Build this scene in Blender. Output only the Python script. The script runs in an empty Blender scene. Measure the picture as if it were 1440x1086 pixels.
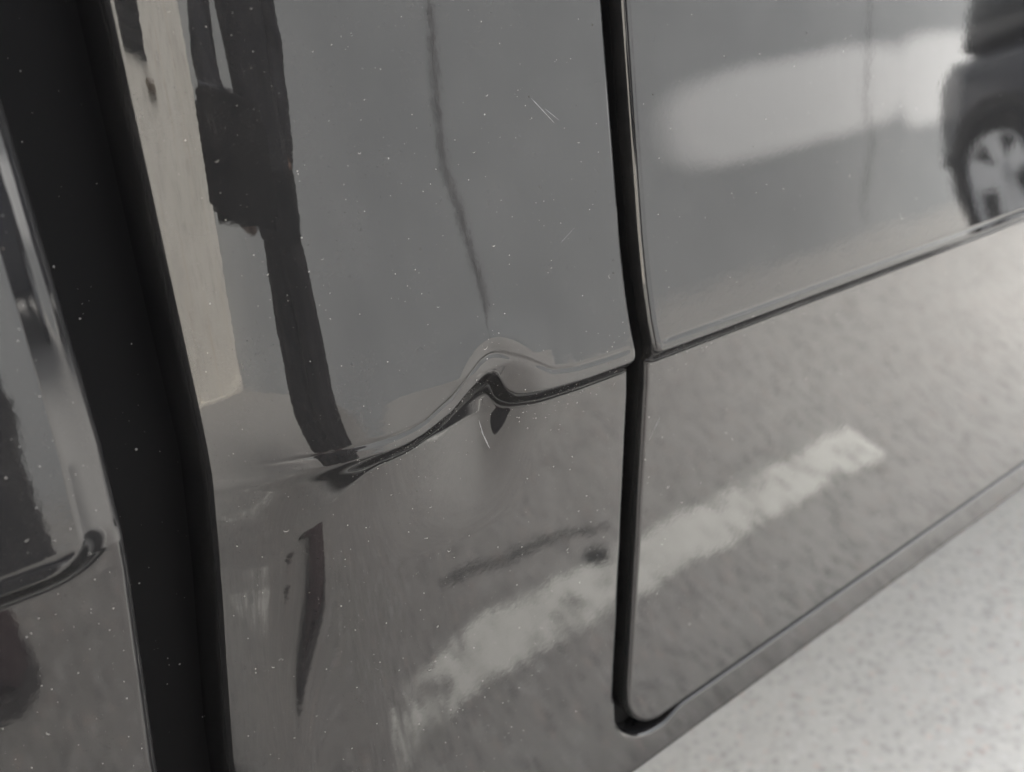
import bpy, bmesh, math, random
import numpy as np
from mathutils import Vector, Matrix

random.seed(7); np.random.seed(7)
SC = bpy.context.scene
COL = SC.collection

# ------------------------------------------------------------------ camera
CAM = Vector((0.0, -0.23, 0.90))
cd = bpy.data.cameras.new('camera'); cam = bpy.data.objects.new('camera', cd); COL.objects.link(cam)
_r = Vector((0.78576751, -0.61577952, -0.05818076))      # image right in world axes
_d = Vector((-0.27943305, -0.26949888, -0.92156797))     # image down
_f = Vector((0.55180303, 0.7403958, -0.38383262))        # viewing direction
M3 = Matrix((_r, -_d, -_f)).transposed()
cam.matrix_world = Matrix.Translation(CAM) @ M3.to_4x4()
cd.sensor_width = 36.0; cd.lens = 31.25
cd.clip_start = 0.01; cd.clip_end = 500
cd.dof.use_dof = True; cd.dof.focus_distance = 0.30; cd.dof.aperture_fstop = 10.0
SC.camera = cam

# ------------------------------------------------------------------ sky, sun, exposure (soft overcast)
SUN_EL, SUN_AZ = math.radians(50), math.radians(55)       # high, along the truck
w = bpy.data.worlds.new('World'); SC.world = w; w.use_nodes = True
nt = w.node_tree; nt.nodes.clear()
sky = nt.nodes.new('ShaderNodeTexSky'); sky.sky_type = 'NISHITA'; sky.sun_disc = False
sky.sun_elevation = SUN_EL; sky.sun_rotation = SUN_AZ
sky.air_density = 1.0; sky.dust_density = 4.0; sky.ozone_density = 0.6
hsv = nt.nodes.new('ShaderNodeHueSaturation'); hsv.inputs['Saturation'].default_value = 0.22
bg = nt.nodes.new('ShaderNodeBackground'); bg.inputs[1].default_value = 0.15
wo = nt.nodes.new('ShaderNodeOutputWorld')
nt.links.new(sky.outputs[0], hsv.inputs['Color']); nt.links.new(hsv.outputs[0], bg.inputs[0]); nt.links.new(bg.outputs[0], wo.inputs[0])
sl = bpy.data.lights.new('sun', 'SUN'); sl.energy = 1.5; sl.angle = math.radians(25); sl.color = (1.0, 0.96, 0.90)
so = bpy.data.objects.new('sun', sl); COL.objects.link(so)
sv = Vector((math.sin(SUN_AZ) * math.cos(SUN_EL), math.cos(SUN_AZ) * math.cos(SUN_EL), math.sin(SUN_EL)))
so.rotation_euler = (-sv).to_track_quat('-Z', 'Y').to_euler(); so.location = (0, 0, 8)
vs = SC.view_settings
vs.view_transform = 'Standard'; vs.look = 'None'; vs.exposure = 2.94; vs.gamma = 1.0; vs.use_curve_mapping = False

# ------------------------------------------------------------------ helpers
def link(name, me, mat=None, parent=None):
    o = bpy.data.objects.new(name, me); COL.objects.link(o)
    if mat is not None: me.materials.append(mat)
    if parent is not None: o.parent = parent
    return o
def mesh(name, vs_, fs, mat=None, parent=None, smooth=False):
    me = bpy.data.meshes.new(name); me.from_pydata([tuple(map(float, v)) for v in vs_], [], [tuple(map(int, f)) for f in fs]); me.update()
    if smooth: me.polygons.foreach_set('use_smooth', [True] * len(me.polygons))
    return link(name, me, mat, parent)
def from_bm(name, bm, mat=None, parent=None, smooth=False):
    me = bpy.data.meshes.new(name); bmesh.ops.recalc_face_normals(bm, faces=bm.faces); bm.to_mesh(me); bm.free()
    if smooth: me.polygons.foreach_set('use_smooth', [True] * len(me.polygons))
    return link(name, me, mat, parent)
def box(bm, lo, hi):
    x0, y0, z0 = lo; x1, y1, z1 = hi
    v = [bm.verts.new(p) for p in ((x0,y0,z0),(x1,y0,z0),(x1,y1,z0),(x0,y1,z0),(x0,y0,z1),(x1,y0,z1),(x1,y1,z1),(x0,y1,z1))]
    for f in ((0,3,2,1),(4,5,6,7),(0,1,5,4),(1,2,6,5),(2,3,7,6),(3,0,4,7)): bm.faces.new([v[i] for i in f])
def boxo(name, lo, hi, mat, parent=None, bev=0.0, seg=2):
    bm = bmesh.new(); box(bm, lo, hi)
    if bev: bmesh.ops.bevel(bm, geom=bm.edges[:], offset=bev, segments=seg, affect='EDGES', profile=0.6)
    return from_bm(name, bm, mat, parent, smooth=False)
def empty(name, loc=(0, 0, 0)):
    o = bpy.data.objects.new(name, None); COL.objects.link(o); o.location = loc; o.empty_display_size = 0.05; return o
def tag(o, label=None, cat=None, group=None, kind=None):
    if label: o['label'] = label
    if cat: o['category'] = cat
    if group: o['group'] = group
    if kind: o['kind'] = kind
    return o
def sstep(a, b, x):
    t = np.clip((x - a) / (b - a), 0, 1); return t * t * (3 - 2 * t)

# ------------------------------------------------------------------ materials
class NT:
    def __init__(s, name):
        s.m = bpy.data.materials.new(name); s.m.use_nodes = True; s.t = s.m.node_tree; s.t.nodes.clear()
        s.out = s.n('ShaderNodeOutputMaterial'); s.co = s.n('ShaderNodeTexCoord').outputs['Object']
    def n(s, typ, **kw):
        nd = s.t.nodes.new(typ)
        for k, v in kw.items(): setattr(nd, k, v)
        return nd
    def put(s, sock, v):
        if hasattr(v, 'links'): s.t.links.new(v, sock)
        else: sock.default_value = v if not isinstance(v, tuple) or len(v) == 4 or sock.type == 'VECTOR' else (*v, 1)
    def map(s, scale=(1, 1, 1), rot=(0, 0, 0), loc=(0, 0, 0)):
        m = s.n('ShaderNodeMapping'); s.put(m.inputs[0], s.co); m.inputs['Scale'].default_value = scale; m.inputs['Rotation'].default_value = rot; m.inputs['Location'].default_value = loc
        return m.outputs[0]
    def noise(s, scale, detail=3, rough=.55, vec=None, dist=0.0):
        x = s.n('ShaderNodeTexNoise'); s.put(x.inputs['Vector'], vec or s.co); x.inputs['Scale'].default_value = scale; x.inputs['Detail'].default_value = detail; x.inputs['Roughness'].default_value = rough; x.inputs['Distortion'].default_value = dist
        return x.outputs[0]
    def vor(s, scale, vec=None, feature='F1', out=0, rand=1.0):
        x = s.n('ShaderNodeTexVoronoi', feature=feature); s.put(x.inputs['Vector'], vec or s.co); x.inputs['Scale'].default_value = scale; x.inputs['Randomness'].default_value = rand
        return x.outputs[out]
    def ramp(s, v, a, b, c0=(0, 0, 0), c1=(1, 1, 1)):
        x = s.n('ShaderNodeMapRange'); x.clamp = True; x.interpolation_type = 'SMOOTHSTEP'
        s.put(x.inputs[0], v); x.inputs[1].default_value = a; x.inputs[2].default_value = b
        return x.outputs[0]
    def mix(s, f, a, b):
        x = s.n('ShaderNodeMix', data_type='RGBA'); s.put(x.inputs[0], f); s.put(x.inputs[6], a); s.put(x.inputs[7], b); return x.outputs[2]
    def math(s, op, a, b=0.0, clamp=False):
        x = s.n('ShaderNodeMath', operation=op); x.use_clamp = clamp; s.put(x.inputs[0], a); s.put(x.inputs[1], b); return x.outputs[0]
    def bump(s, h, strength, dist):
        x = s.n('ShaderNodeBump'); x.inputs['Strength'].default_value = strength; x.inputs['Distance'].default_value = dist; s.put(x.inputs['Height'], h); return x.outputs[0]
    def bsdf(s, color, rough=.5, ior=1.5, metal=0.0, normal=None, **kw):
        b = s.n('ShaderNodeBsdfPrincipled'); s.put(b.inputs['Base Color'], color); s.put(b.inputs['Roughness'], rough); s.put(b.inputs['IOR'], ior); s.put(b.inputs['Metallic'], metal)
        if normal is not None: s.put(b.inputs['Normal'], normal)
        for k, v in kw.items(): s.put(b.inputs[k], v)
        return b.outputs[0]
    def done(s, sh):
        s.t.links.new(sh, s.out.inputs['Surface']); return s.m
def simple(name, col, rough=.6, ior=1.5, metal=0.0, var=.15, scale=30, bump=0.0):
    k = NT(name); nz = k.noise(scale, 4)
    c = k.mix(nz, tuple(v * (1 - var) for v in col), tuple(min(1, v * (1 + var)) for v in col))
    return k.done(k.bsdf(c, rough, ior, metal, k.bump(nz, .5, bump) if bump else None))

def make_paint():
    k = NT('dusty dark grey gloss paint')
    # thin uneven dust film: fine grains, blotches and dried run streaks
    grain = k.ramp(k.noise(2600, 2, .6), .60, .80)
    blot = k.ramp(k.noise(38, 5, .65), .35, .75)
    streak = k.ramp(k.noise(60, 4, .6, k.map((9, 1, .5))), .45, .8)
    film = k.math('ADD', k.math('MULTIPLY', grain, k.math('MULTIPLY', blot, .05)), k.math('MULTIPLY', streak, .007), True)
    film = k.math('ADD', film, k.math('MULTIPLY', blot, .007), True)
    peel = k.noise(420, 2, .5)
    wave = k.noise(45, 1, .5)
    hgt = k.math('ADD', k.math('MULTIPLY', peel, .12), k.math('MULTIPLY', wave, .5))
    nrm = k.bump(hgt, 1.0, .00005)
    paint = k.bsdf((.010, .010, .0105), .03, PAINT_IOR, 0.0, nrm)
    dust = k.bsdf((.42, .40, .37), .9, 1.3)
    m = k.n('ShaderNodeMixShader'); k.put(m.inputs[0], film); k.put(m.inputs[1], paint); k.put(m.inputs[2], dust)
    return k.done(m.outputs[0])
PAINT_IOR = 1.5
M_PAINT = make_paint()

def make_rubber():
    k = NT('dusty black rubber'); g = k.ramp(k.noise(1500, 2), .70, .82)
    c = k.mix(k.math('MULTIPLY', g, .10), (.0045, .0045, .005), (.25, .24, .22))
    return k.done(k.bsdf(c, .75, 1.25))
M_BLACK = make_rubber()
M_CORE = simple('black underbody coating', (.012, .012, .012), .9, 1.3)
M_TYRE = simple('tyre rubber', (.022, .022, .023), .85, 1.4, bump=.001)
M_RIM = simple('silver wheel alloy', (.72, .73, .75), .4, 1.5, .2)
M_DUST = simple('pale dust grains', (.24, .235, .225), .8, 1.4, var=.6, scale=400)
M_DUSTD = simple('dark grit', (.05, .045, .04), .9, 1.3)
M_SCR = simple('scratch in clear coat', (.20, .20, .205), .6)

def make_asphalt():
    k = NT('weathered light asphalt with aggregate')
    big = k.noise(1.1, 5, .6); mid = k.noise(9, 5, .65); 
    c = k.mix(k.ramp(big, .3, .7), (.20, .19, .178), (.26, .25, .236))
    c = k.mix(k.math('MULTIPLY', k.ramp(mid, .52, .75), .55), c, (.15, .143, .135))
    # brighter light put into the colour: towards both ends, beside and under the truck
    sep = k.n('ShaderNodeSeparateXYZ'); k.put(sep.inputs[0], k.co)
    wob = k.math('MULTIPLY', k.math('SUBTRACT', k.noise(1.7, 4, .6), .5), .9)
    lit = k.math('MULTIPLY', k.ramp(k.math('ADD', sep.outputs[0], wob), .05, 1.7), .95)
    lit = k.math('MAXIMUM', lit, k.math('MULTIPLY', k.ramp(k.math('ADD', sep.outputs[0], k.math('MULTIPLY', wob, .5)), -.1, -1.2), .9))
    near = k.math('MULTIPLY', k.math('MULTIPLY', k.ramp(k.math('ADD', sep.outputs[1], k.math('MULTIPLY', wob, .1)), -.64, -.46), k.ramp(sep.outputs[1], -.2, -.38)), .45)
    c = k.mix(k.math('MAXIMUM', k.math('MAXIMUM', lit, near), k.math('MULTIPLY', k.ramp(sep.outputs[1], -.06, .02), .9)), c, k.mix(mid, (.47, .46, .435), (.40, .39, .37)))
    st = k.vor(105); cc = k.vor(105, out=1)
    hs = k.n('ShaderNodeSeparateColor'); k.put(hs.inputs[0], cc)
    fd = k.math('SUBTRACT', 1.0, k.math('MULTIPLY', k.ramp(sep.outputs[1], -.06, .02), .6))
    light = k.ramp(hs.outputs[0], .72, .76); pink = k.ramp(hs.outputs[1], .90, .93); dark = k.ramp(hs.outputs[2], .78, .82)
    inside = k.ramp(st, .62, .40)
    c = k.mix(k.math('MULTIPLY', k.math('MULTIPLY', light, inside), .75), c, (.45, .44, .425))
    c = k.mix(k.math('MULTIPLY', k.math('MULTIPLY', pink, inside), .6), c, (.44, .36, .32))
    c = k.mix(k.math('MULTIPLY', k.math('MULTIPLY', k.math('MULTIPLY', dark, inside), fd), .6), c, (.10, .098, .095))
    c = k.mix(k.math('MULTIPLY', k.ramp(k.noise(70, 5, .75), .48, .72), .30), c, (.20, .19, .18))
    c = k.mix(k.math('MULTIPLY', k.ramp(k.noise(30, 5, .7), .50, .66), .20), c, (.13, .122, .115))
    c = k.mix(k.math('MULTIPLY', k.ramp(k.noise(34, 4, .7, k.map((1, 1, 1), (0, 0, 1), (3, 5, 1))), .56, .72), .20), c, (.52, .50, .46))
    h = k.math('ADD', st, k.math('MULTIPLY', k.noise(500, 2), .5))
    return k.done(k.bsdf(c, .92, 1.4, 0, k.bump(h, .6, .002)))
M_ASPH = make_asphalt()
M_TAR = simple('black crack sealant', (.028, .027, .026), .6, 1.45, var=.4, scale=60, bump=.001)
M_CRACK = simple('dark dirt in crack', (.06, .055, .05), .95, 1.3, var=.4, scale=40)

def make_stripe():
    k = NT('worn white road paint')
    worn = k.noise(14, 6, .7, k.map((1.0, 1.6, 1)), .6); fine = k.noise(90, 3, .6)
    sep = k.n('ShaderNodeSeparateXYZ'); k.put(sep.inputs[0], k.co)
    edge = k.math('ABSOLUTE', sep.outputs[1])
    e = k.ramp(edge, .046, .026)
    v = k.math('ADD', k.math('MULTIPLY', worn, .75), k.math('ADD', k.math('MULTIPLY', fine, .3), k.math('MULTIPLY', e, .30)))
    big = k.noise(5.5, 5, .7); fade = k.math('MULTIPLY', k.ramp(sep.outputs[0], .62, .26), .16)
    v = k.math('SUBTRACT', k.math('ADD', v, k.math('MULTIPLY', k.math('SUBTRACT', big, .5), .55)), fade)
    keep = k.math('MULTIPLY', k.ramp(v, .60, .86), .92)
    c = k.mix(k.noise(40, 4), (.66, .65, .60), (.84, .83, .78))
    p = k.bsdf(c, .8, 1.45); tr = k.n('ShaderNodeBsdfTransparent').outputs[0]
    m = k.n('ShaderNodeMixShader'); k.put(m.inputs[0], keep); k.put(m.inputs[1], tr); k.put(m.inputs[2], p)
    return k.done(m.outputs[0])
M_STRIPE = make_stripe()

def make_grey_wall():
    k = NT('grey rendered wall with painted sun spot')
    n1 = k.noise(.9, 5, .6); n2 = k.noise(7, 5, .65)
    c = k.mix(k.ramp(n1, .3, .7), (.40, .414, .418), (.475, .488, .49))
    c = k.mix(k.math('MULTIPLY', k.ramp(n2, .5, .8), .35), c, (.39, .395, .39))
    # spot of reflected sunlight put into the wall colour: two overlapping soft lobes
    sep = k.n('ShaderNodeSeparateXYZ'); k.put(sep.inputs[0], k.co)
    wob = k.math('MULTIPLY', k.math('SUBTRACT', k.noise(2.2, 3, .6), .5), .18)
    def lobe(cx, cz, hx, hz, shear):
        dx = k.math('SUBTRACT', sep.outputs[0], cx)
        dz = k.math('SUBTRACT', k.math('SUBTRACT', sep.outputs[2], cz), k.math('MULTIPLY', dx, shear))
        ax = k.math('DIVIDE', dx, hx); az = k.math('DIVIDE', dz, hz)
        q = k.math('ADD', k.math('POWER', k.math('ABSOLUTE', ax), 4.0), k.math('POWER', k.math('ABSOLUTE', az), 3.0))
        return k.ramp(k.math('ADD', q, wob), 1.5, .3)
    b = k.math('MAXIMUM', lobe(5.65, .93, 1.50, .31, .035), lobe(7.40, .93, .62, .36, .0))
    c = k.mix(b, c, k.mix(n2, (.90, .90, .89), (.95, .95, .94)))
    return k.done(k.bsdf(c, .85, 1.45, 0, k.bump(k.noise(160, 4), .5, .003)))
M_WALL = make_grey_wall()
def make_beige():
    k = NT('stained beige concrete')
    n1 = k.noise(1.6, 5, .6); n2 = k.noise(14, 5, .65); drip = k.noise(5, 4, .6, k.map((3, 3, .25)))
    c = k.mix(k.ramp(n1, .3, .7), (.76, .725, .655), (.84, .81, .74))
    c = k.mix(k.math('MULTIPLY', k.ramp(n2, .48, .72), .7), c, (.47, .445, .41))
    c = k.mix(k.math('MULTIPLY', k.ramp(drip, .55, .75), .55), c, (.62, .48, .33))
    c = k.mix(k.math('MULTIPLY', k.ramp(k.noise(4.5, 6, .75), .52, .70), .55), c, (.40, .375, .34))
    c = k.mix(k.ramp(k.noise(40, 2, .5), .72, .76), c, (.14, .13, .12))
    return k.done(k.bsdf(c, .9, 1.4, 0, k.bump(k.noise(120, 4), .6, .004)))
M_BEIGE = make_beige()

# ------------------------------------------------------------------ the setting
def ground_sheet():
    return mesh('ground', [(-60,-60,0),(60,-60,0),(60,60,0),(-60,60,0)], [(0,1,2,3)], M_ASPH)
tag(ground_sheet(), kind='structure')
def stripe(name, x0, x1, yc, wd, label):
    n = 40; v = []; f = []
    for i in range(n + 1):
        x = x0 + (x1 - x0) * i / n
        a = wd / 2 * (1 + .10 * math.sin(i * 2.1)); b = wd / 2 * (1 + .10 * math.sin(i * 1.7 + 1))
        v += [(x, -a, 0), (x, b, 0)]
        if i: f.append((2*i-2, 2*i, 2*i+1, 2*i-1))
    o = mesh(name, v, f, M_STRIPE); o.location = (0, yc, .004)
    return tag(o, label, 'road marking', kind='structure')
stripe('parking_stripe', .27, 1.56, -.578, .092, 'worn white painted parking line on the ground beside the truck')
fs = stripe('parking_stripe', -.30, .30, -.76, .085, 'short worn fragment of white line at the feet of the person'); fs.location.x = -.65; fs.rotation_euler.z = math.radians(-20)

def ribbon(name, pts, width, mat, axis, parent=None, jitter=.35, thick=.004, taper=True, sub=10):
    """jagged thin raised strip along pts lying on a plane; axis 'z' = on the ground, 'y' = on a wall facing +Y"""
    P = []
    for (a, b) in zip(pts[:-1], pts[1:]):
        for i in range(sub):
            t = i / sub; P.append([a[0] + (b[0]-a[0])*t, a[1] + (b[1]-a[1])*t])
    P.append(list(pts[-1])); P = np.array(P)
    ro = np.random.RandomState(len(name) * 7 + int(abs(pts[0][0]) * 100))
    P += ro.uniform(-1, 1, P.shape) * width * jitter
    T = np.gradient(P, axis=0); T /= np.linalg.norm(T, axis=1)[:, None] + 1e-9; N = np.stack([-T[:, 1], T[:, 0]], 1)
    W = width / 2 * ro.uniform(.6, 1.25, len(P))
    if taper: W *= np.clip(np.minimum(np.arange(len(P)), np.arange(len(P))[::-1]) / 3.0, .15, 1)
    v = []; f = []
    for i in range(len(P)):
        a = P[i] + N[i] * W[i]; b = P[i] - N[i] * W[i]
        for q, t in ((a, 0), (b, 0), (P[i], thick)):
            v.append((q[0], q[1], t) if axis == 'z' else (q[0], t, q[1]))
        if i:
            o = 3 * i
            f += [(o-3, o, o+2, o-1), (o-1, o+2, o+1, o-2)]
    return mesh(name, v, f, mat, parent)

def make_concrete(name, a, b, dk):
    k = NT(name); c = k.mix(k.ramp(k.noise(2.0, 5, .6), .3, .7), a, b)
    c = k.mix(k.math('MULTIPLY', k.ramp(k.noise(25, 5, .65), .5, .8), .35), c, dk)
    return k.done(k.bsdf(c, .9, 1.4, 0, k.bump(k.noise(300, 3), .4, .002)))
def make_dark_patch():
    k = NT('feathered dark reflection strip'); sep = k.n('ShaderNodeSeparateXYZ'); k.put(sep.inputs[0], k.co)
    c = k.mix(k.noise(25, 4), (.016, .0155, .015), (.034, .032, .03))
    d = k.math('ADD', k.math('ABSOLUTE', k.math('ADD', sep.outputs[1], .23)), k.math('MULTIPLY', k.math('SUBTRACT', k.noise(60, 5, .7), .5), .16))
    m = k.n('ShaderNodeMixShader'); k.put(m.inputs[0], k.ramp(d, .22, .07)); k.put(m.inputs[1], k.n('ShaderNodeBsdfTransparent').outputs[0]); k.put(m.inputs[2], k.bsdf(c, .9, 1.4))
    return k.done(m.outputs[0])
M_DARKSTRIP = make_dark_patch()
def sheet(name, outline, z, mat):
    o = mesh(name, [(x, y, 0) for x, y in outline], [tuple(range(len(outline)))], mat); o.location.z = z; return tag(o, kind='structure')
def wavy(pts, amp, sub=14):
    out = []
    for i, (a, b) in enumerate(zip(pts, pts[1:] + pts[:1])):
        for j in range(sub):
            t = j / sub; out.append((a[0] + (b[0]-a[0])*t + random.uniform(-amp, amp), a[1] + (b[1]-a[1])*t + random.uniform(-amp, amp)))
    return out
sheet('dark_reflection_strip', wavy([(-1.9, -.48), (1.9, -.48), (1.9, .04), (-1.9, .04)], .004, 60), .004, M_DARKSTRIP)  # unseen dark strip, added to darken the reflection under the body line
gc = ribbon('sealed_crack', [(.56, -.69), (.70, -.672), (.80, -.668), (.92, -.65)], .011, M_TAR, 'z', jitter=.2, thick=.003, sub=8)
gc.location.z = .001; tag(gc, 'short black sealed crack in the asphalt beside the worn line', 'crack', kind='structure')
gp = bmesh.new(); bmesh.ops.create_circle(gp, cap_ends=True, radius=.016, segments=14)
for v_ in gp.verts: v_.co.x *= 1.5 * random.uniform(.8, 1.2); v_.co.y *= random.uniform(.7, 1.1)
po = from_bm('tar_spot', gp, M_TAR); po.location = (.845, -.612, .0055); tag(po, 'small dark tar spot at the edge of the worn line', 'stain', kind='structure')

# grey rendered wall opposite the truck
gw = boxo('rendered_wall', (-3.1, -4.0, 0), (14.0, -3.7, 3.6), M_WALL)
tag(gw, 'long grey rendered wall with a sunlight spot painted into its colour and vertical cracks, reflected in the paint', 'wall')
def wcrack(pts, wd):
    o = ribbon('wall_crack', pts, wd, M_CRACK, 'y', gw, jitter=.3, thick=.004, sub=14, taper=False); o.location = (0, -3.699, 0); return o
wcrack([(2.66, 3.5), (2.65, 1.7), (2.58, 1.2), (2.56, .9), (2.60, .66), (2.66, .15), (2.64, 0.02)], .030)
wcrack([(6.55, 3.5), (6.52, 1.55), (6.36, .9), (6.40, .55), (6.2, .05)], .020)
boxo('wall_cap', (-3.12, -4.03, 3.6), (14.03, -3.67, 3.68), M_BEIGE, gw)
# beige concrete wing wall to the left
bw = boxo('concrete_wing_wall', (-3.05, -3.69, 0), (-2.75, -.30, 3.2), M_BEIGE)
tag(bw, 'stained beige concrete wing wall left of the person, reflected in the cab corner', 'wall')
boxo('wall_ledge', (-2.75, -3.69, .0), (-2.70, -.31, .045), M_BEIGE, bw)

vt = boxo('vent_frame', (-2.75, -2.34, 1.44), (-2.73, -1.90, 2.0), simple('dark grey vent metal', (.05, .05, .052), .5), bw)
for i in range(7): boxo('vent_slat', (-2.73, -2.31, 1.47 + i * .075), (-2.705, -1.93, 1.515 + i * .075), simple('black vent slat', (.018, .018, .018), .5) if i == 0 else bpy.data.materials['black vent slat'], bw)
boxo('wall_bracket', (-2.75, -2.42, 1.32), (-2.71, -2.25, 1.37), simple('rusty bracket', (.12, .09, .06), .8), bw, .01)

# ------------------------------------------------------------------ truck body surfaces
ZL = .773                                    # lower edge of the raised body line
_TX = np.array([.03,.045,.06,.07,.088,.109,.125,.14,.152,.17]); _TA = np.array([37,37,37,36,26.0,10.5,3.5,.8,0,0.])
_gx = np.linspace(.03, .17, 1401)
_ta = np.convolve(np.pad(np.interp(_gx, _TX, _TA), 40, mode='edge'), np.ones(81) / 81., 'valid')
_cy = np.tan(np.radians(_ta)); _cy = np.cumsum(_cy[::-1])[::-1] * (_gx[1] - _gx[0]); _cy -= _cy[-1]
DU = np.array([(.10,0),(.124,0),(.130,.0003),(.1355,.0012),(.1474,.0066),(.1538,.0117),(.1601,.0158),(.1647,.0171),(.1692,.0163),(.1783,.0122),(.191,.0040),(.2013,.002),(.2157,.0013),(.24,.0010)])
DL = np.array([(.10,0),(.124,0),(.130,.0006),(.1352,.0017),(.147,.0056),(.1564,.0115),(.1626,.0144),(.1672,.0138),(.1691,.0106),(.1719,.0052),(.1758,.0026),(.1873,.0015),(.2083,.0004),(.24,.0002)])
def smooth_tab(T, x):
    g = np.linspace(.06, .26, 801); y = np.interp(g, T[:, 0], T[:, 1]); y = np.convolve(np.pad(y, 6, mode='edge'), np.ones(13) / 13., 'valid')
    return np.interp(x, g, y)
def base(z):
    d = ZL - z; q = np.clip(1 - (z - ZL) / .045, 0, 1)
    return np.where(z > ZL, .0945 * (z - ZL) - .02 * np.maximum(z - ZL - .1, 0) ** 2 + .055 * .015 * (1 - q ** 3), .10 * d - .294 * d * d)
def cab_left(z): return np.interp(z, [.55, .66, .73, .775, .80, .92, 1.3], [.050, .0575, .0655, .0690, .0695, .0720, .074])
def bed_right(z): return np.interp(z, [.55, .69, .724, .762, .80, .90, 1.3], [.029, .0335, .0365, .0395, .0412, .0405, .040])
def gap_dx(z): return np.interp(z, [.595, .61, .64, .68, .72, .755, .765, .775, .785, .80, .82], [0, .0012, .0032, .0048, .0053, .0050, .0043, .0030, .0018, .0007, 0])
def side(x, z, kind):
    """depth (y) of the body side at x and (undented) height z"""
    y = base(z) + 0 * x; h = .006; l = .0075; sx = 1.0; hx = .0006
    if kind == 'cab': px = x - .2288 - gap_dx(z); hw = sstep(.078, .122, x); h = .0035 + .0025 * sstep(.065, .135, x); l = .034 + (l - .034) * hw; rho = .003
    elif kind == 'door': px = .2440 + gap_dx(z) - x; rho = .0012
    else: px = x - .029; rho = .008; sx = .7; hx = .006
    a = px * sx + rho; b = ZL - z + rho
    s = np.sqrt(np.maximum(a, 0) ** 2 + np.maximum(b, 0) ** 2) + np.minimum(np.maximum(a, b), 0) - rho
    he = h * (hx + (.006 - hx) * sstep(-.004, .006, ZL - z + 0 * x)) / .006
    y = y + he * (1 - np.maximum(1 - np.maximum(s, 0) / l, 0) ** 1.5)
    g = .00032 * sstep(.001, .006, -px)
    y = y + g * (hw if kind == 'cab' else 1.0) * np.exp(-((ZL - z + .0040) / .0006) ** 2)
    if kind == 'cab':
        wd = .028; dd = np.abs(z - ZL)
        y = y + (1 - hw) * np.where(dd < wd, .40 * (wd - dd) ** 2 / (4 * wd), 0)      # the line melts into the rounded corner
        y = y + np.interp(x + (.070 - cab_left(z)) * (1 - sstep(.070, .105, x)), _gx, _cy)
    return y
def dent(x, z):
    """impact on the body line: returns (dz, dy)"""
    wu = np.where(z > ZL + .004, np.exp(-((z - ZL - .004) / .020) ** 2), 1.0)
    wl = np.where(z < ZL, np.exp(-((ZL - z) / .012) ** 2), 1.0)
    t = np.clip((z - ZL) / .004, 0, 1)
    du = smooth_tab(DU, x); dl = smooth_tab(DL, x)
    dz = (dl * (1 - t) + du * t) * wu * wl
    dy = .0020 * np.exp(-((x - .166) / .012) ** 2 - ((z - .773) / .009) ** 2)
    # teardrop pocket pinched in below the bent line: deepens downwards, then eases out again
    za = z + dz; xc = .1688 - .14 * (.787 - za)
    R = np.clip((.789 - za) / .021, 0, 1) * sstep(.722, .768, za)
    q = x - .1675 + .20 * (.787 - za)
    dy = dy + .0058 * np.exp(-(q / np.where(q > 0, .0130, .0240)) ** 2) * R
    return dz, dy
def hem(e, r):
    q = np.clip(r - e, 0, r); return r - np.sqrt(np.maximum(r * r - q * q, 0))

def seg(*parts):
    out = [np.linspace(a, b, n, endpoint=False) for a, b, n in parts]; out.append(np.array([parts[-1][1]])); return np.concatenate(out)
ROWS = seg((-.008, -.004, 8), (-.004, .03, 10), (.03, .172, 70), (.172, .200, 24), (.200, .222, 44), (.222, .236, 46), (.236, .28, 50), (.28, .40, 60), (.40, .69, 50))   # above ZB
ZB = .541; ROWS = ROWS + .008
def grid_panel(name, rows, cols_u, xl, xr, kind, zb, hemr, parent, left_open=True, right_open=True, corner=0.0, dented=False, cut=None):
    Z, U = np.meshgrid(rows + zb, cols_u, indexing='ij')
    XL = xl(Z)
    if corner:
        q = np.clip(zb + corner - Z, 0, corner); XL = XL + corner - np.sqrt(np.maximum(corner ** 2 - q * q, 0))
    XR = xr(Z) if callable(xr) else xr + 0 * Z
    Xx = XL + (XR - XL) * U
    Y = side(Xx, Z, kind)
    eb = Z - zb; el = Xx - xl(Z) if left_open else 1 + 0 * Xx; er = (XR - Xx) + (.02 * sstep(.596, .588, Z) if kind == 'cab' else 0) if right_open else 1 + 0 * Xx
    if corner:
        ax = np.maximum(corner - el, 0); bz = np.maximum(corner - eb, 0)
        e = np.where((ax > 0) & (bz > 0), corner - np.sqrt(ax * ax + bz * bz), np.minimum(el, eb)); e = np.minimum(e, er)
    else: e = np.minimum(np.minimum(el, er), eb)
    Y = Y + hem(np.maximum(e, 0), hemr)
    Zd = Z.copy()
    if dented:
        dz, dy = dent(Xx, Z); Zd = Z + dz; Y = Y + dy
    G = np.stack([Xx, Y, Zd], -1)
    def ring(A, ax, first, dy):
        r = A[:1].copy() if ax == 0 else A[:, :1].copy()
        if not first: r = A[-1:].copy() if ax == 0 else A[:, -1:].copy()
        r[..., 1] += dy
        return np.concatenate([r, A] if first else [A, r], ax)
    for dy in (.0015, .022):
        G = ring(G, 0, True, dy)
        if left_open: G = ring(G, 1, True, dy)
        if right_open: G = ring(G, 1, False, dy)
    nr, nc = G.shape[:2]
    V = G.reshape(-1, 3); F = []
    for i in range(nr - 1):
        for j in range(nc - 1):
            a = i * nc + j
            F.append((a, a + 1, a + nc + 1, a + nc))
    if cut is not None:
        F = [q for q in F if not cut(V[q[0]])]
    return mesh(name, V, F, M_PAINT, parent, smooth=True)

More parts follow.
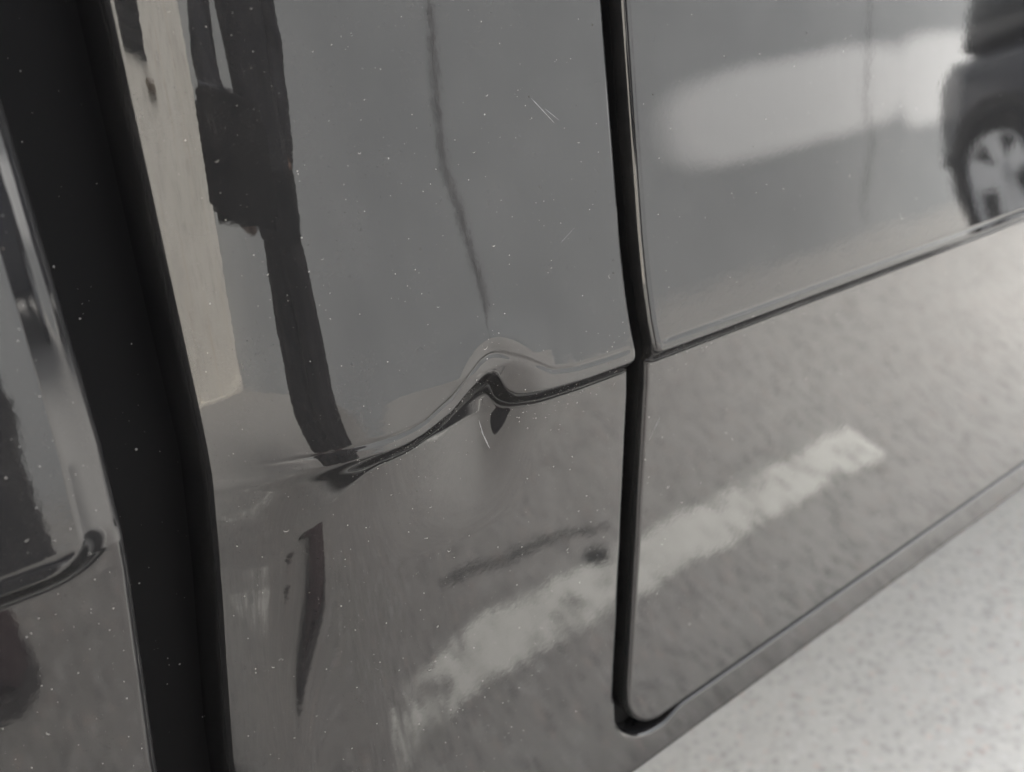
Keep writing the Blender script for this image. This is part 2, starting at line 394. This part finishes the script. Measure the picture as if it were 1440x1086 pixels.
truck = empty('pickup_truck', (0, 0, 0))
tag(truck, 'glossy dark grey pickup truck side with a dented body line and dusty paint', 'truck')
cu = seg((0, .03, 14), (.03, .28, 60), (.28, .42, 24), (.42, .82, 150), (.82, .975, 34), (.975, 1, 12))
cab = grid_panel('cab_corner_panel', ROWS, cu, cab_left, lambda z: .231 + gap_dx(z), 'cab', ZB, .0022, truck, dented=True)
cab.data.set_sharp_from_angle(angle=math.radians(55)); cab['label'] = 'dented cab corner panel between the bed gap and the door'
ZD = .5645
rows_d = seg((.0, .004, 10), (.004, .02, 16), (.02, .16, 60), (.16, .188, 18), (.188, .202, 20), (.202, .226, 60), (.226, .27, 36), (.27, .40, 50), (.40, .68, 40))
du_ = seg((0, .004, 16), (.004, .02, 24), (.02, .2, 60), (.2, 1, 60))
door = grid_panel('door', rows_d, du_, lambda z: .2405 + gap_dx(z), 1.35, 'door', ZD, .0026, truck, corner=.024)
door['label'] = 'smooth door panel right of the narrow black gap'
ub = seg((0, .55, 40), (.55, .965, 60), (.965, .985, 60), (.985, .996, 26), (.996, 1, 16))
def arch(p): return (p[0] + .95) ** 2 + (p[2] - .42) ** 2 < .47 ** 2
def make_bed():
    Z, U = np.meshgrid(ROWS + ZB, ub, indexing='ij'); xr = bed_right(Z); Xx = -2.0 + (xr + 2.0) * U
    e = np.minimum(xr - Xx, Z - ZB)
    Y = side(Xx - (xr - .0405), Z, 'bed') + hem(np.maximum(e, 0), .0035)
    G = np.stack([Xx, Y, Z], -1)
    for dy in (.0015, .022):
        r = G[:1].copy(); r[..., 1] += dy; G = np.concatenate([r, G], 0)
        r = G[:, -1:].copy(); r[..., 1] += dy; G = np.concatenate([G, r], 1)
    nr, nc = G.shape[:2]; V = G.reshape(-1, 3)
    F = [(i*nc+j, i*nc+j+1, (i+1)*nc+j+1, (i+1)*nc+j) for i in range(nr-1) for j in range(nc-1)]
    F = [q for q in F if not arch(V[q[0]])]
    return mesh('bed_side', V, F, M_PAINT, truck, smooth=True)
bed = make_bed(); bed['label'] = 'truck bed side panel left of the wide black gap'
# rocker strip under the door
def make_rocker():
    cx, cz, R_ = .2645, .5885, .0335
    RZ = .0290; top = [(cx - R_ * math.cos(a), cz - RZ * math.sin(a)) for a in np.linspace(0, math.pi / 2, 26)] + [(x, cz - RZ + .0043 * float(sstep(cx + .001, cx + .016, np.array(x)))) for x in np.concatenate([np.linspace(cx + .001, cx + .018, 14), np.linspace(cx + .03, 1.35, 50)])]
    fr = seg((0, .12, 6), (.12, .7, 10), (.7, 1.0, 16)); cols = []
    for (x, zt) in top:
        zs = ZB + (zt - ZB) * fr
        y = side(np.full_like(zs, .2), zs, 'cab')
        dx_ = np.array([min(math.hypot(x - a, z - b) for a, b in top) for z in zs])
        y = y + hem(np.minimum(dx_, zs - ZB), .0022)
        cols.append([(x, y[0] + .022, zs[0]), (x, y[0] + .0015, zs[0])] + [(x, y[k], zs[k]) for k in range(len(zs))] + [(x, y[-1] + .0015, zs[-1]), (x, y[-1] + .022, zs[-1])])
    n = len(cols[0]); V = [p for c in cols for p in c]
    F = [(i * n + k, (i + 1) * n + k, (i + 1) * n + k + 1, i * n + k + 1) for i in range(len(cols) - 1) for k in range(n - 1)]
    o = mesh('rocker_panel', V, F, M_PAINT, truck, smooth=True); o.data.set_sharp_from_angle(angle=math.radians(55)); return o
make_rocker()
# black fillers inside the gaps, inner structure and running gear
def strip(name, x0, x1, y, z0, z1, mat):
    xs = np.linspace(x0, x1, 9); zs = np.linspace(z0, z1, 60); V = []; F = []
    for z in zs:
        for i, x in enumerate(xs):
            t = (i / 8 - .5) * 2; V.append((x, y + .004 * t * t + float(base(np.array(z))), z))
    for i in range(59):
        for j in range(8): a = i * 9 + j; F.append((a, a + 1, a + 10, a + 9))
    return mesh(name, V, F, mat, truck, smooth=True)
strip('bed_gap_filler', .020, .100, .046, .57, 1.23, M_BLACK)
strip('door_seal', .2200, .2560, .017, .546, 1.23, M_BLACK)
boxo('sill_seal', (.245, .030, .546), (1.35, .060, .580), M_BLACK, truck)
boxo('cab_structure', (.08, .066, .582), (1.35, 1.80, 1.23), M_CORE, truck)
boxo('front_shade_box', (1.352, .066, .582), (3.05, 1.80, 1.12), M_CORE, truck)  # unseen plain box for the truck's front, added to shade the ground
boxo('bed_structure', (-1.98, .42, .60), (.03, 1.80, 1.18), M_CORE, truck)
boxo('bed_inner_front', (-.42, .056, .575), (.03, .42, 1.18), M_CORE, truck)
boxo('chassis_rail', (-2.0, .55, .46), (3.0, .65, .60), M_CORE, truck)
boxo('chassis_rail', (-2.0, 1.20, .46), (3.0, 1.30, .60), M_CORE, truck)

def tyre_bm(R, wd, r_in):
    bm = bmesh.new(); n = 40
    prof = [(r_in, -wd*.42), (R*.80, -wd*.5), (R*.94, -wd*.48), (R, -wd*.36), (R, wd*.36), (R*.94, wd*.48), (R*.80, wd*.5), (r_in, wd*.42)]
    rings = []
    for i in range(n):
        a = 2 * math.pi * i / n
        rings.append([bm.verts.new((r * math.cos(a), y, r * math.sin(a))) for r, y in prof])
    for i in range(n):
        A = rings[i]; B = rings[(i + 1) % n]
        for j in range(len(prof)):
            k = (j + 1) % len(prof); bm.faces.new((A[j], B[j], B[k], A[k]))
    return bm
def rim_bm(R, wd, spokes=5):
    bm = bmesh.new(); n = 40
    rings = []
    prof = [(R, -wd*.5), (R*1.02, -wd*.46), (R*.92, -wd*.42), (R*.9, wd*.4)]
    for i in range(n):
        a = 2 * math.pi * i / n; rings.append([bm.verts.new((r * math.cos(a), y, r * math.sin(a))) for r, y in prof])
    for i in range(n):
        A = rings[i]; B = rings[(i + 1) % n]
        for j in range(len(prof) - 1): bm.faces.new((A[j], B[j], B[j+1], A[j+1]))
    for s in range(spokes):
        a = 2 * math.pi * s / spokes
        for da in (-.16, .16):
            c, sn = math.cos(a + da), math.sin(a + da); p, q = -sn, c
            vs_ = []
            for (r, hw) in ((R * .12, .022), (R * .93, .032)):
                for y in (-wd*.44, -wd*.30):
                    for t in (-1, 1):
                        vs_.append(bm.verts.new((r*c*1.0 + p*hw*t, y + (.02 if r < .1 else 0), r*sn + q*hw*t)))
            for f in ((0,1,3,2),(4,6,7,5),(0,4,5,1),(2,3,7,6),(0,2,6,4),(1,5,7,3)): bm.faces.new([vs_[i] for i in f])
    hub = [bm.verts.new((R*.2*math.cos(t*math.pi/8), -wd*.46, R*.2*math.sin(t*math.pi/8))) for t in range(16)]
    bm.faces.new(hub)
    back = [bm.verts.new((R*.9*math.cos(t*math.pi/16), wd*.2, R*.9*math.sin(t*math.pi/16))) for t in range(32)]
    bm.faces.new(back)
    return bm
def wheel(loc, R, wd, parent, flip=False):
    t = from_bm('wheel', tyre_bm(R, wd, R * .62), M_TYRE, parent, True); t.location = loc
    r = from_bm('rim', rim_bm(R * .62, wd), M_RIM, t)
    if flip: t.rotation_euler.z = math.pi
for xw in (-.95, 2.45):
    wheel((xw, .22, .38), .38, .25, truck); wheel((xw, 1.63, .38), .38, .25, truck, True)

# ------------------------------------------------------------------ dust, water marks and scratches on the paint
def surf_pt(x, z, kind):
    X_ = np.array(x); Z_ = np.array(z)
    if kind == 'bed': y = float(side(X_ - (bed_right(Z_) - .0405), Z_, 'bed')) + float(hem(np.array(bed_right(Z_) - x), .0035))
    else: y = float(side(X_, Z_, kind))
    zz = z
    if kind == 'cab':
        dz, dy = dent(X_, Z_); zz = z + float(dz); y += float(dy)
    return Vector((x, y, zz))
def frame(x, z, kind):
    p = surf_pt(x, z, kind); e = 4e-4
    u = (surf_pt(x + e, z, kind) - surf_pt(x - e, z, kind)).normalized(); v = (surf_pt(x, z + e, kind) - surf_pt(x, z - e, kind)).normalized()
    n = u.cross(v); n = n if n.y < 0 else -n
    return p, u, v, n.normalized()
def dust_mesh(name, items, mat):
    V = []; F = []
    for (x, z, kind, r, shape) in items:
        p, u, v, n = frame(x, z, kind); b = len(V)
        if shape == 'grain':
            k = 5; a0 = random.random() * 6; V.append(tuple(p + n * (r * .55)))
            for i in range(k):
                a = a0 + i * 2 * math.pi / k; q = p + (u * math.cos(a) + v * math.sin(a)) * r * random.uniform(.6, 1.2) + n * 2e-5; V.append(tuple(q))
            for i in range(k): F.append((b, b + 1 + i, b + 1 + (i + 1) % k))
        else:                                            # dried drop: a thin crescent open at the top
            k = 7; a0 = random.gauss(-1.57, .35); sp = random.uniform(.7, 1.5)
            for i in range(k):
                a = a0 + (i / (k - 1) - .5) * 2 * sp; wd = r * .12 * math.sin(math.pi * (i + .4) / (k - .2))
                for rr in (r - wd, r + wd): V.append(tuple(p + (u * math.cos(a) + v * math.sin(a)) * rr + n * 4e-5))
                if i: F.append((b+2*i-2, b+2*i, b+2*i+1, b+2*i-1))
    o = mesh(name, V, F, mat, truck); o['kind'] = 'stuff'; return o
def rnd_spots(n, rmin, rmax, shape, pw=2.5):
    out = []
    from mathutils import noise as mn
    while len(out) < n:
        q = random.random(); r = rmin + (rmax - rmin) * random.random() ** pw
        if q < .58:
            z = random.uniform(.60, .93); x_ = random.uniform(float(cab_left(z)) + .004, .228)
            if mn.noise(Vector((x_ * 45, 3.1, z * 28))) > random.uniform(-.75, .45): out.append((x_, z, 'cab', r, shape))
        elif q < .86: out.append((.246 + .40 * random.random() ** 1.5, random.uniform(.60, .93), 'door', r, shape))
        else: z = random.uniform(.66, .93); out.append((random.uniform(-.01, float(bed_right(z)) - .004), z, 'bed', r, shape))
    return out
def ledge_spots(n):
    return [(x_, ZL - abs(random.gauss(0, .006)) - .0005, 'cab' if x_ < .229 else 'door', .00006 + .00016 * random.random() ** 2, 'grain') for x_ in [random.choice([random.uniform(.11, .228), random.uniform(.247, .5)]) for _ in range(n)]]
dust_mesh('ledge_dust', ledge_spots(420), M_DUST)
dust_mesh('dust_grains', rnd_spots(2000, .00006, .00027, 'grain', 3.5), M_DUST)
dust_mesh('dried_drops', rnd_spots(90, .0004, .0010, 'drop'), M_DUST)
dust_mesh('dark_grit', rnd_spots(160, .00015, .0004, 'grain'), M_DUSTD)
def filler_dust():
    V = []; F = []
    for _ in range(80):
        x = random.uniform(.036, .076); z = random.uniform(.66, .92); r = .0001 + .0004 * random.random() ** 4
        t = ((x - .020) / .08 - .5) * 2; y = .046 + .004 * t * t + float(base(np.array(z))); b = len(V)
        V.append((x, y - r * .8, z))
        for i in range(5): a = i * 1.2566; V.append((x + r * math.cos(a) * random.uniform(.6, 1.2), y - 3e-5, z + r * math.sin(a) * random.uniform(.6, 1.4)))
        for i in range(5): F.append((b, b + 1 + i, b + 1 + (i + 1) % 5))
    o = mesh('gap_dust', V, F, M_DUST, truck); o['kind'] = 'stuff'
filler_dust()
def scratch(pts, kind, wd):
    V = []; F = []; n = 14
    for i in range(n + 1):
        t = i / n; x = pts[0][0] + (pts[1][0] - pts[0][0]) * t; z = pts[0][1] + (pts[1][1] - pts[0][1]) * t
        p, u, v, nn = frame(x, z, kind); d = (u * (pts[1][0] - pts[0][0]) + v * (pts[1][1] - pts[0][1])).normalized(); s = nn.cross(d)
        w_ = wd * random.uniform(.3, 1.0) * (math.sin(math.pi * (t * .96 + .02)) ** .5)
        V += [tuple(p + s * w_ + nn * 4e-5), tuple(p - s * w_ + nn * 4e-5)]
        if i: F.append((2*i-2, 2*i, 2*i+1, 2*i-1))
    return mesh('scratch', V, F, M_SCR, truck)
scratch([(.1945, .8745), (.2035, .8655)], 'cab', .00013)
scratch([(.1652, .7605), (.1662, .7570)], 'cab', .00016)
scratch([(.1656, .7580), (.1674, .7545)], 'cab', .00022)
scratch([(.1664, .7560), (.1678, .7530)], 'cab', .00014)
scratch([(.2000, .8705), (.2060, .8660)], 'cab', .00008)
scratch([(.2560, .7380), (.2500, .7290)], 'door', .00012)
scratch([(.2010, .8250), (.2080, .8290)], 'cab', .00007)

# ------------------------------------------------------------------ dark car parked by the wall (seen mirrored in the door)
M_CARPAINT = simple('dark blue grey car paint', (.030, .032, .042), .12, 1.5, var=.1, scale=3)
M_GLASS = simple('dark tinted glass', (.010, .011, .013), .04, 1.5)
M_LAMP = simple('pale lamp lens', (.70, .70, .70), .15, 1.5)
M_LAMPR = simple('red lamp lens', (.30, .02, .02), .15, 1.5)
M_PLASTIC = simple('black car trim', (.02, .02, .021), .6)
car = empty('parked_car', (6.36, -2.42, 0)); car.rotation_euler.z = math.radians(110.6); car.scale = (1.1, 1.1, 1.1); tag(car, 'dark blue grey hatchback parked by the wall, mirrored at the right edge', 'car')
def loft(name, stations, mat, parent, n=24, pw=3.2, smooth=True):
    """stations: (x, half width, z low, z high, taper of the top)"""
    V = []; F = []
    for (x, hw, z0, z1, tp) in stations:
        zc = (z0 + z1) / 2; hh = (z1 - z0) / 2
        for i in range(n):
            a = 2 * math.pi * i / n; c, s = math.cos(a), math.sin(a)
            yy = hw * math.copysign(abs(c) ** (2 / pw), c); zz = hh * math.copysign(abs(s) ** (2 / pw), s)
            yy *= 1 - tp * max(0, zz / hh * .5 + .5)
            V.append((x, yy, zc + zz))
    m = len(stations)
    for k in range(m - 1):
        for i in range(n): j = (i + 1) % n; F.append((k*n+i, (k+1)*n+i, (k+1)*n+j, k*n+j))
    F.append(tuple(range(n - 1, -1, -1))); F.append(tuple((m - 1) * n + i for i in range(n)))
    return mesh(name, V, F, mat, parent, smooth)
cb = loft('body', [(-.12,.58,.36,.86,.05),(-.07,.72,.28,.93,.05),(.18,.81,.22,.97,.05),(.6,.83,.20,.99,.05),(1.6,.835,.19,.98,.05),(2.8,.835,.19,.97,.05),(3.2,.83,.20,.95,.06),(3.8,.80,.21,.88,.08),(4.08,.72,.24,.76,.1),(4.18,.55,.32,.66,.1)], M_CARPAINT, car, 28, 4.0)
loft('cabin', [(-.02,.60,.90,1.10,.15),(.08,.68,.90,1.36,.16),(.50,.70,.90,1.47,.17),(1.2,.71,.90,1.51,.17),(2.0,.71,.90,1.50,.17),(2.4,.70,.90,1.42,.17),(2.9,.68,.90,1.15,.12),(3.15,.64,.88,.98,.05)], M_GLASS, car, 24, 4.5)
loft('roof', [(.06,.50,1.34,1.40,0),(.45,.57,1.44,1.50,0),(1.2,.585,1.485,1.54,0),(2.0,.58,1.475,1.53,0),(2.38,.56,1.41,1.45,0)], M_CARPAINT, car, 20, 3.0)
for sy in (-1, 1):
    for xw in (.52, 3.30):
        bm = bmesh.new(); bmesh.ops.create_cone(bm, cap_ends=True, segments=36, radius1=.37, radius2=.37, depth=.06, matrix=Matrix.Translation((xw, sy * .825, .33)) @ Matrix.Rotation(math.pi/2, 4, 'X'))
        for v_ in bm.verts: v_.co.z = max(v_.co.z, .22)
        from_bm('wheel_arch', bm, M_PLASTIC, car)
        wheel((xw, sy * .79, .32), .32, .21, car, flip=(sy > 0))
    for px_, zz in ((1.05, .8), (2.05, .8)):
        boxo('door_handle', (px_, sy * .826 - .012, zz), (px_ + .16, sy * .826 + .012, zz + .025), M_CARPAINT, car, .006)
    boxo('tail_lamp', (-.075, sy * .52 - .09, .74), (.04, sy * .52 + .09, .88), M_GLASS, car, .02)
    boxo('headlight', (3.98, sy * .60 - .13, .62), (4.10, sy * .60 + .13, .72), M_LAMP, car, .02)
    boxo('side_mirror', (2.72, sy * .92 - .07, .97), (2.84, sy * .92 + .07, 1.09), M_CARPAINT, car, .03)
    for px_ in (.98, 1.72): boxo('window_pillar', (px_, sy * .665 - .035, .98), (px_ + .07, sy * .665 + .035, 1.42), M_PLASTIC, car)
boxo('bumper', (-.18, -.62, .30), (.10, .62, .52), M_PLASTIC, car, .04)
boxo('number_plate', (-.135, -.26, .58), (-.10, .26, .69), M_LAMP, car, .004)

# ------------------------------------------------------------------ the photographer (seen mirrored in the cab corner and bed)
M_SKIN = simple('skin', (.42, .25, .18), .5, 1.4, var=.1)
M_JACKET = simple('black quilted jacket cloth', (.018, .018, .021), .85, 1.3, var=.3, scale=25, bump=.004)
M_TROUSER = simple('black trouser cloth', (.014, .013, .014), .9, 1.3, var=.3, scale=40, bump=.002)
M_SOCK = simple('dark red sock knit', (.11, .03, .04), .9, 1.3, var=.25, scale=200)
M_SHOE = simple('dark red shoe fabric', (.030, .016, .018), .8, 1.3, var=.2, scale=60)
M_SOLE = simple('dark shoe sole', (.04, .035, .035), .8)
M_HAIR = simple('dark brown hair', (.03, .02, .015), .6, var=.4, scale=80)
person = empty('person', (-.06, -.86, 0)); tag(person, 'person in black clothes and dark red socks holding up a phone, mirrored in the paint', 'person')
PB = Vector((-.06, -.86, 0))
def skin_obj(name, chains, mat, root, sub=2, fold=0.0):
    """chains: lists of (world point, radius); points that coincide are shared"""
    vid = {}; V = []; R = []; E = []
    for ch in chains:
        prev = None
        for p, r in ch:
            key = tuple(round(c, 4) for c in p)
            if key not in vid: vid[key] = len(V); V.append(tuple(Vector(p) - PB)); R.append(r)
            if prev is not None and prev != vid[key]: E.append((prev, vid[key]))
            prev = vid[key]
    me = bpy.data.meshes.new(name + '_base'); me.from_pydata(V, E, []); me.update()
    o = bpy.data.objects.new(name + '_base', me); COL.objects.link(o)
    o.modifiers.new('s', 'SKIN'); s2 = o.modifiers.new('d', 'SUBSURF'); s2.levels = sub; s2.render_levels = sub
    for i, sv_ in enumerate(me.skin_vertices[0].data):
        sv_.radius = (R[i], R[i]) if not isinstance(R[i], tuple) else R[i]; sv_.use_root = (i == vid[tuple(round(c, 4) for c in root)])
    dg = bpy.context.evaluated_depsgraph_get(); ev = o.evaluated_get(dg); m2 = bpy.data.meshes.new_from_object(ev)
    if fold:
        from mathutils import noise as mn
        for v_ in m2.vertices: v_.co += v_.normal * (fold * mn.noise(v_.co * 22) + .6 * fold * mn.noise(v_.co * 48))
    m2.name = name; bpy.data.objects.remove(o); m2.materials.clear()
    m2.polygons.foreach_set('use_smooth', [True] * len(m2.polygons))
    return link(name, m2, mat, person)
pel = (-.06,-.88,.86); wst = (-.06,-.87,1.02); chs = (-.05,-.82,1.24); nek = (-.04,-.77,1.40); hd0 = (-.03,-.73,1.47); hd1 = (-.03,-.71,1.56); hd2 = (-.03,-.71,1.64)
shR = (.11,-.81,1.31); elR = (.14,-.95,1.06); wrR = (.075,-.86,.87); haR = (.05,-.84,.84)
shL = (-.24,-.80,1.31); elL = (-.29,-.63,1.02); wrL = (-.112,-.275,.888); haL = (-.043,-.259,.886)
hpR = (.03,-.88,.83); knR = (.0,-.88,.46); anR = (-.01,-.96,.10)
hpL = (-.14,-.89,.83); knL = (-.16,-.93,.46); anL = (-.19,-1.08,.10)
ch_body = [[(pel,.11),(wst,.10),(chs,.12),(nek,.048),(hd0,.07),(hd1,.085),(hd2,.06)],
           [(chs,.12),(shR,.05),(elR,.042),(wrR,.028),(haR,.035)], [(chs,.12),(shL,.05),(elL,.042),(wrL,.028),(haL,.035)],
           [(pel,.11),(hpR,.075),(knR,.055),(anR,.04)], [(pel,.11),(hpL,.075),(knL,.055),(anL,.04)]]
def fingers(h, fwd, side_, curl):
    h = Vector(h); fwd = Vector(fwd).normalized(); side_ = Vector(side_).normalized(); up = Vector(curl).normalized(); out = []
    for k, L in ((-1.5, .070), (-.5, .082), (.5, .078), (1.5, .060)):
        b = h + side_ * (k * .0175) + fwd * .02
        out.append([(tuple(h), .030), (tuple(b), .010), (tuple(b + fwd * L * .45 + up * L * .15), .0085), (tuple(b + fwd * L * .70 + up * L * .45), .008), (tuple(b + fwd * L * .72 + up * L * .72), .007)])
    t = h - side_ * .028 - fwd * .005
    out.append([(tuple(h), .030), (tuple(t - side_ * .012 + fwd * .018), .011), (tuple(t - side_ * .016 + fwd * .042 + up * .012), .009), (tuple(t - side_ * .008 + fwd * .060 + up * .022), .008)])
    return out
ch_body += fingers(haR, (-.6, .1, -.6), (.6, .1, -.6), (-.1, -.7, .1)) + fingers(haL, (.786, -.616, -.058), (.279, .269, .92), (-.3, -.45, .2))
skin_obj('body', ch_body, M_SKIN, pel)
def blob(name, loc, r, sc):
    bm = bmesh.new(); bmesh.ops.create_uvsphere(bm, u_segments=10, v_segments=8, radius=r, matrix=Matrix.Translation(Vector(loc) - PB) @ Matrix.Diagonal((*sc, 1)))
    return from_bm(name, bm, M_SKIN, person, True)
blob('ear', (-.118, -.715, 1.56), .028, (.35, .6, 1)); blob('ear', (.058, -.715, 1.56), .028, (.35, .6, 1)); blob('nose', (-.03, -.622, 1.55), .02, (.6, .9, 1.2))
hr = bmesh.new(); bmesh.ops.create_uvsphere(hr, u_segments=24, v_segments=16, radius=.105, matrix=Matrix.Translation(Vector((-.03, -.725, 1.60)) - PB) @ Matrix.Diagonal((.93, 1.02, 1.0, 1)))
bmesh.ops.delete(hr, geom=[v_ for v_ in hr.verts if v_.co.z + 0 < 1.585 and v_.co.y > .10], context='VERTS')
from_bm('hair', hr, M_HAIR, person, True)
jk = lambda p, dz=0: (p[0], p[1], p[2] + dz)
skin_obj('jacket', [[((-.06,-.875,.78),(.185,.14)),((-.06,-.87,.90),(.175,.135)),(wst,(.165,.13)),(chs,(.165,.14)),((-.045,-.785,1.37),.075)],
                    [(chs,(.165,.14)),(shR,.075),(elR,.066),((.085,-.87,.90),.05)], [(chs,(.165,.14)),(shL,.075),(elL,.066),((-.072,-.273,.889),.040)]], M_JACKET, wst, 3, .012)
skin_obj('trousers', [[((-.06,-.88,.92),.13),(pel,.14),(hpR,.105),(knR,.080),((-.008,-.95,.16),.058)], [(pel,.14),(hpL,.105),(knL,.080),((-.187,-1.06,.16),.058)]], M_TROUSER, pel, 3, .012)
def shoe(x, y, rz):
    V = []; F = []; n = 16
    for k, (t, hw, hh) in enumerate(((-.09,.018,.05),(-.085,.032,.078),(-.05,.038,.085),(0,.040,.080),(.06,.046,.062),(.11,.047,.050),(.15,.038,.040),(.17,.016,.026))):
        for i in range(n):
            a = 2 * math.pi * i / n; V.append((hw * math.cos(a), t, .016 + hh * .5 + hh * .5 * math.sin(a)))
        if k:
            for i in range(n): j = (i + 1) % n; F.append(((k-1)*n+i, (k-1)*n+j, k*n+j, k*n+i))
    F.append(tuple(range(n))); F.append(tuple(7 * n + i for i in range(n - 1, -1, -1)))
    o = mesh('shoe', V, F, M_SHOE, person, True); o.location = Vector((x, y, 0)) - PB; o.rotation_euler.z = rz
    bm = bmesh.new(); pts = [(-.05,-.07),(.05,-.07)]
    ol = [(.034*math.cos(a), -.06 + .034*math.sin(a)) for a in np.linspace(math.pi, 2*math.pi, 8)] + [(.049*math.cos(a), .125 + .049*math.sin(a)) for a in np.linspace(0, math.pi, 8)]
    lo = [bm.verts.new((a, b, .001)) for a, b in ol]; hi = [bm.verts.new((a, b, .026)) for a, b in ol]
    bm.faces.new(lo[::-1]); bm.faces.new(hi)
    for i in range(len(ol)): j = (i + 1) % len(ol); bm.faces.new((lo[i], lo[j], hi[j], hi[i]))
    from_bm('sole', bm, M_SOLE, o)
shoe(-.01, -.92, -.1); shoe(-.19, -1.04, .12)
for ax_, ay_ in ((-.01, -.96), (-.19, -1.08)):
    bm = bmesh.new(); bmesh.ops.create_cone(bm, segments=20, radius1=.046, radius2=.050, depth=.14, matrix=Matrix.Translation(Vector((ax_, ay_ + .006, .135)) - PB))
    from_bm('sock', bm, M_SOCK, person, True)
# the phone that takes the picture, just behind the lens
ph = empty('phone', CAM); ph.matrix_world = cam.matrix_world.copy()
tag(ph, 'black phone held up in front of the person, mirrored in the paint', 'phone')
pb = bmesh.new(); box(pb, (-.085, -.062, .0045), (.080, .016, .0125))
bmesh.ops.bevel(pb, geom=[e_ for e_ in pb.edges if abs(e_.verts[0].co.z - e_.verts[1].co.z) > .001], offset=.011, segments=6, affect='EDGES')
from_bm('phone_body', pb, simple('black phone glass', (.01, .01, .011), .12), ph)
boxo('phone_screen', (-.080, -.058, .0126), (.075, .012, .0131), simple('dark phone screen', (.012, .012, .014), .08), ph)
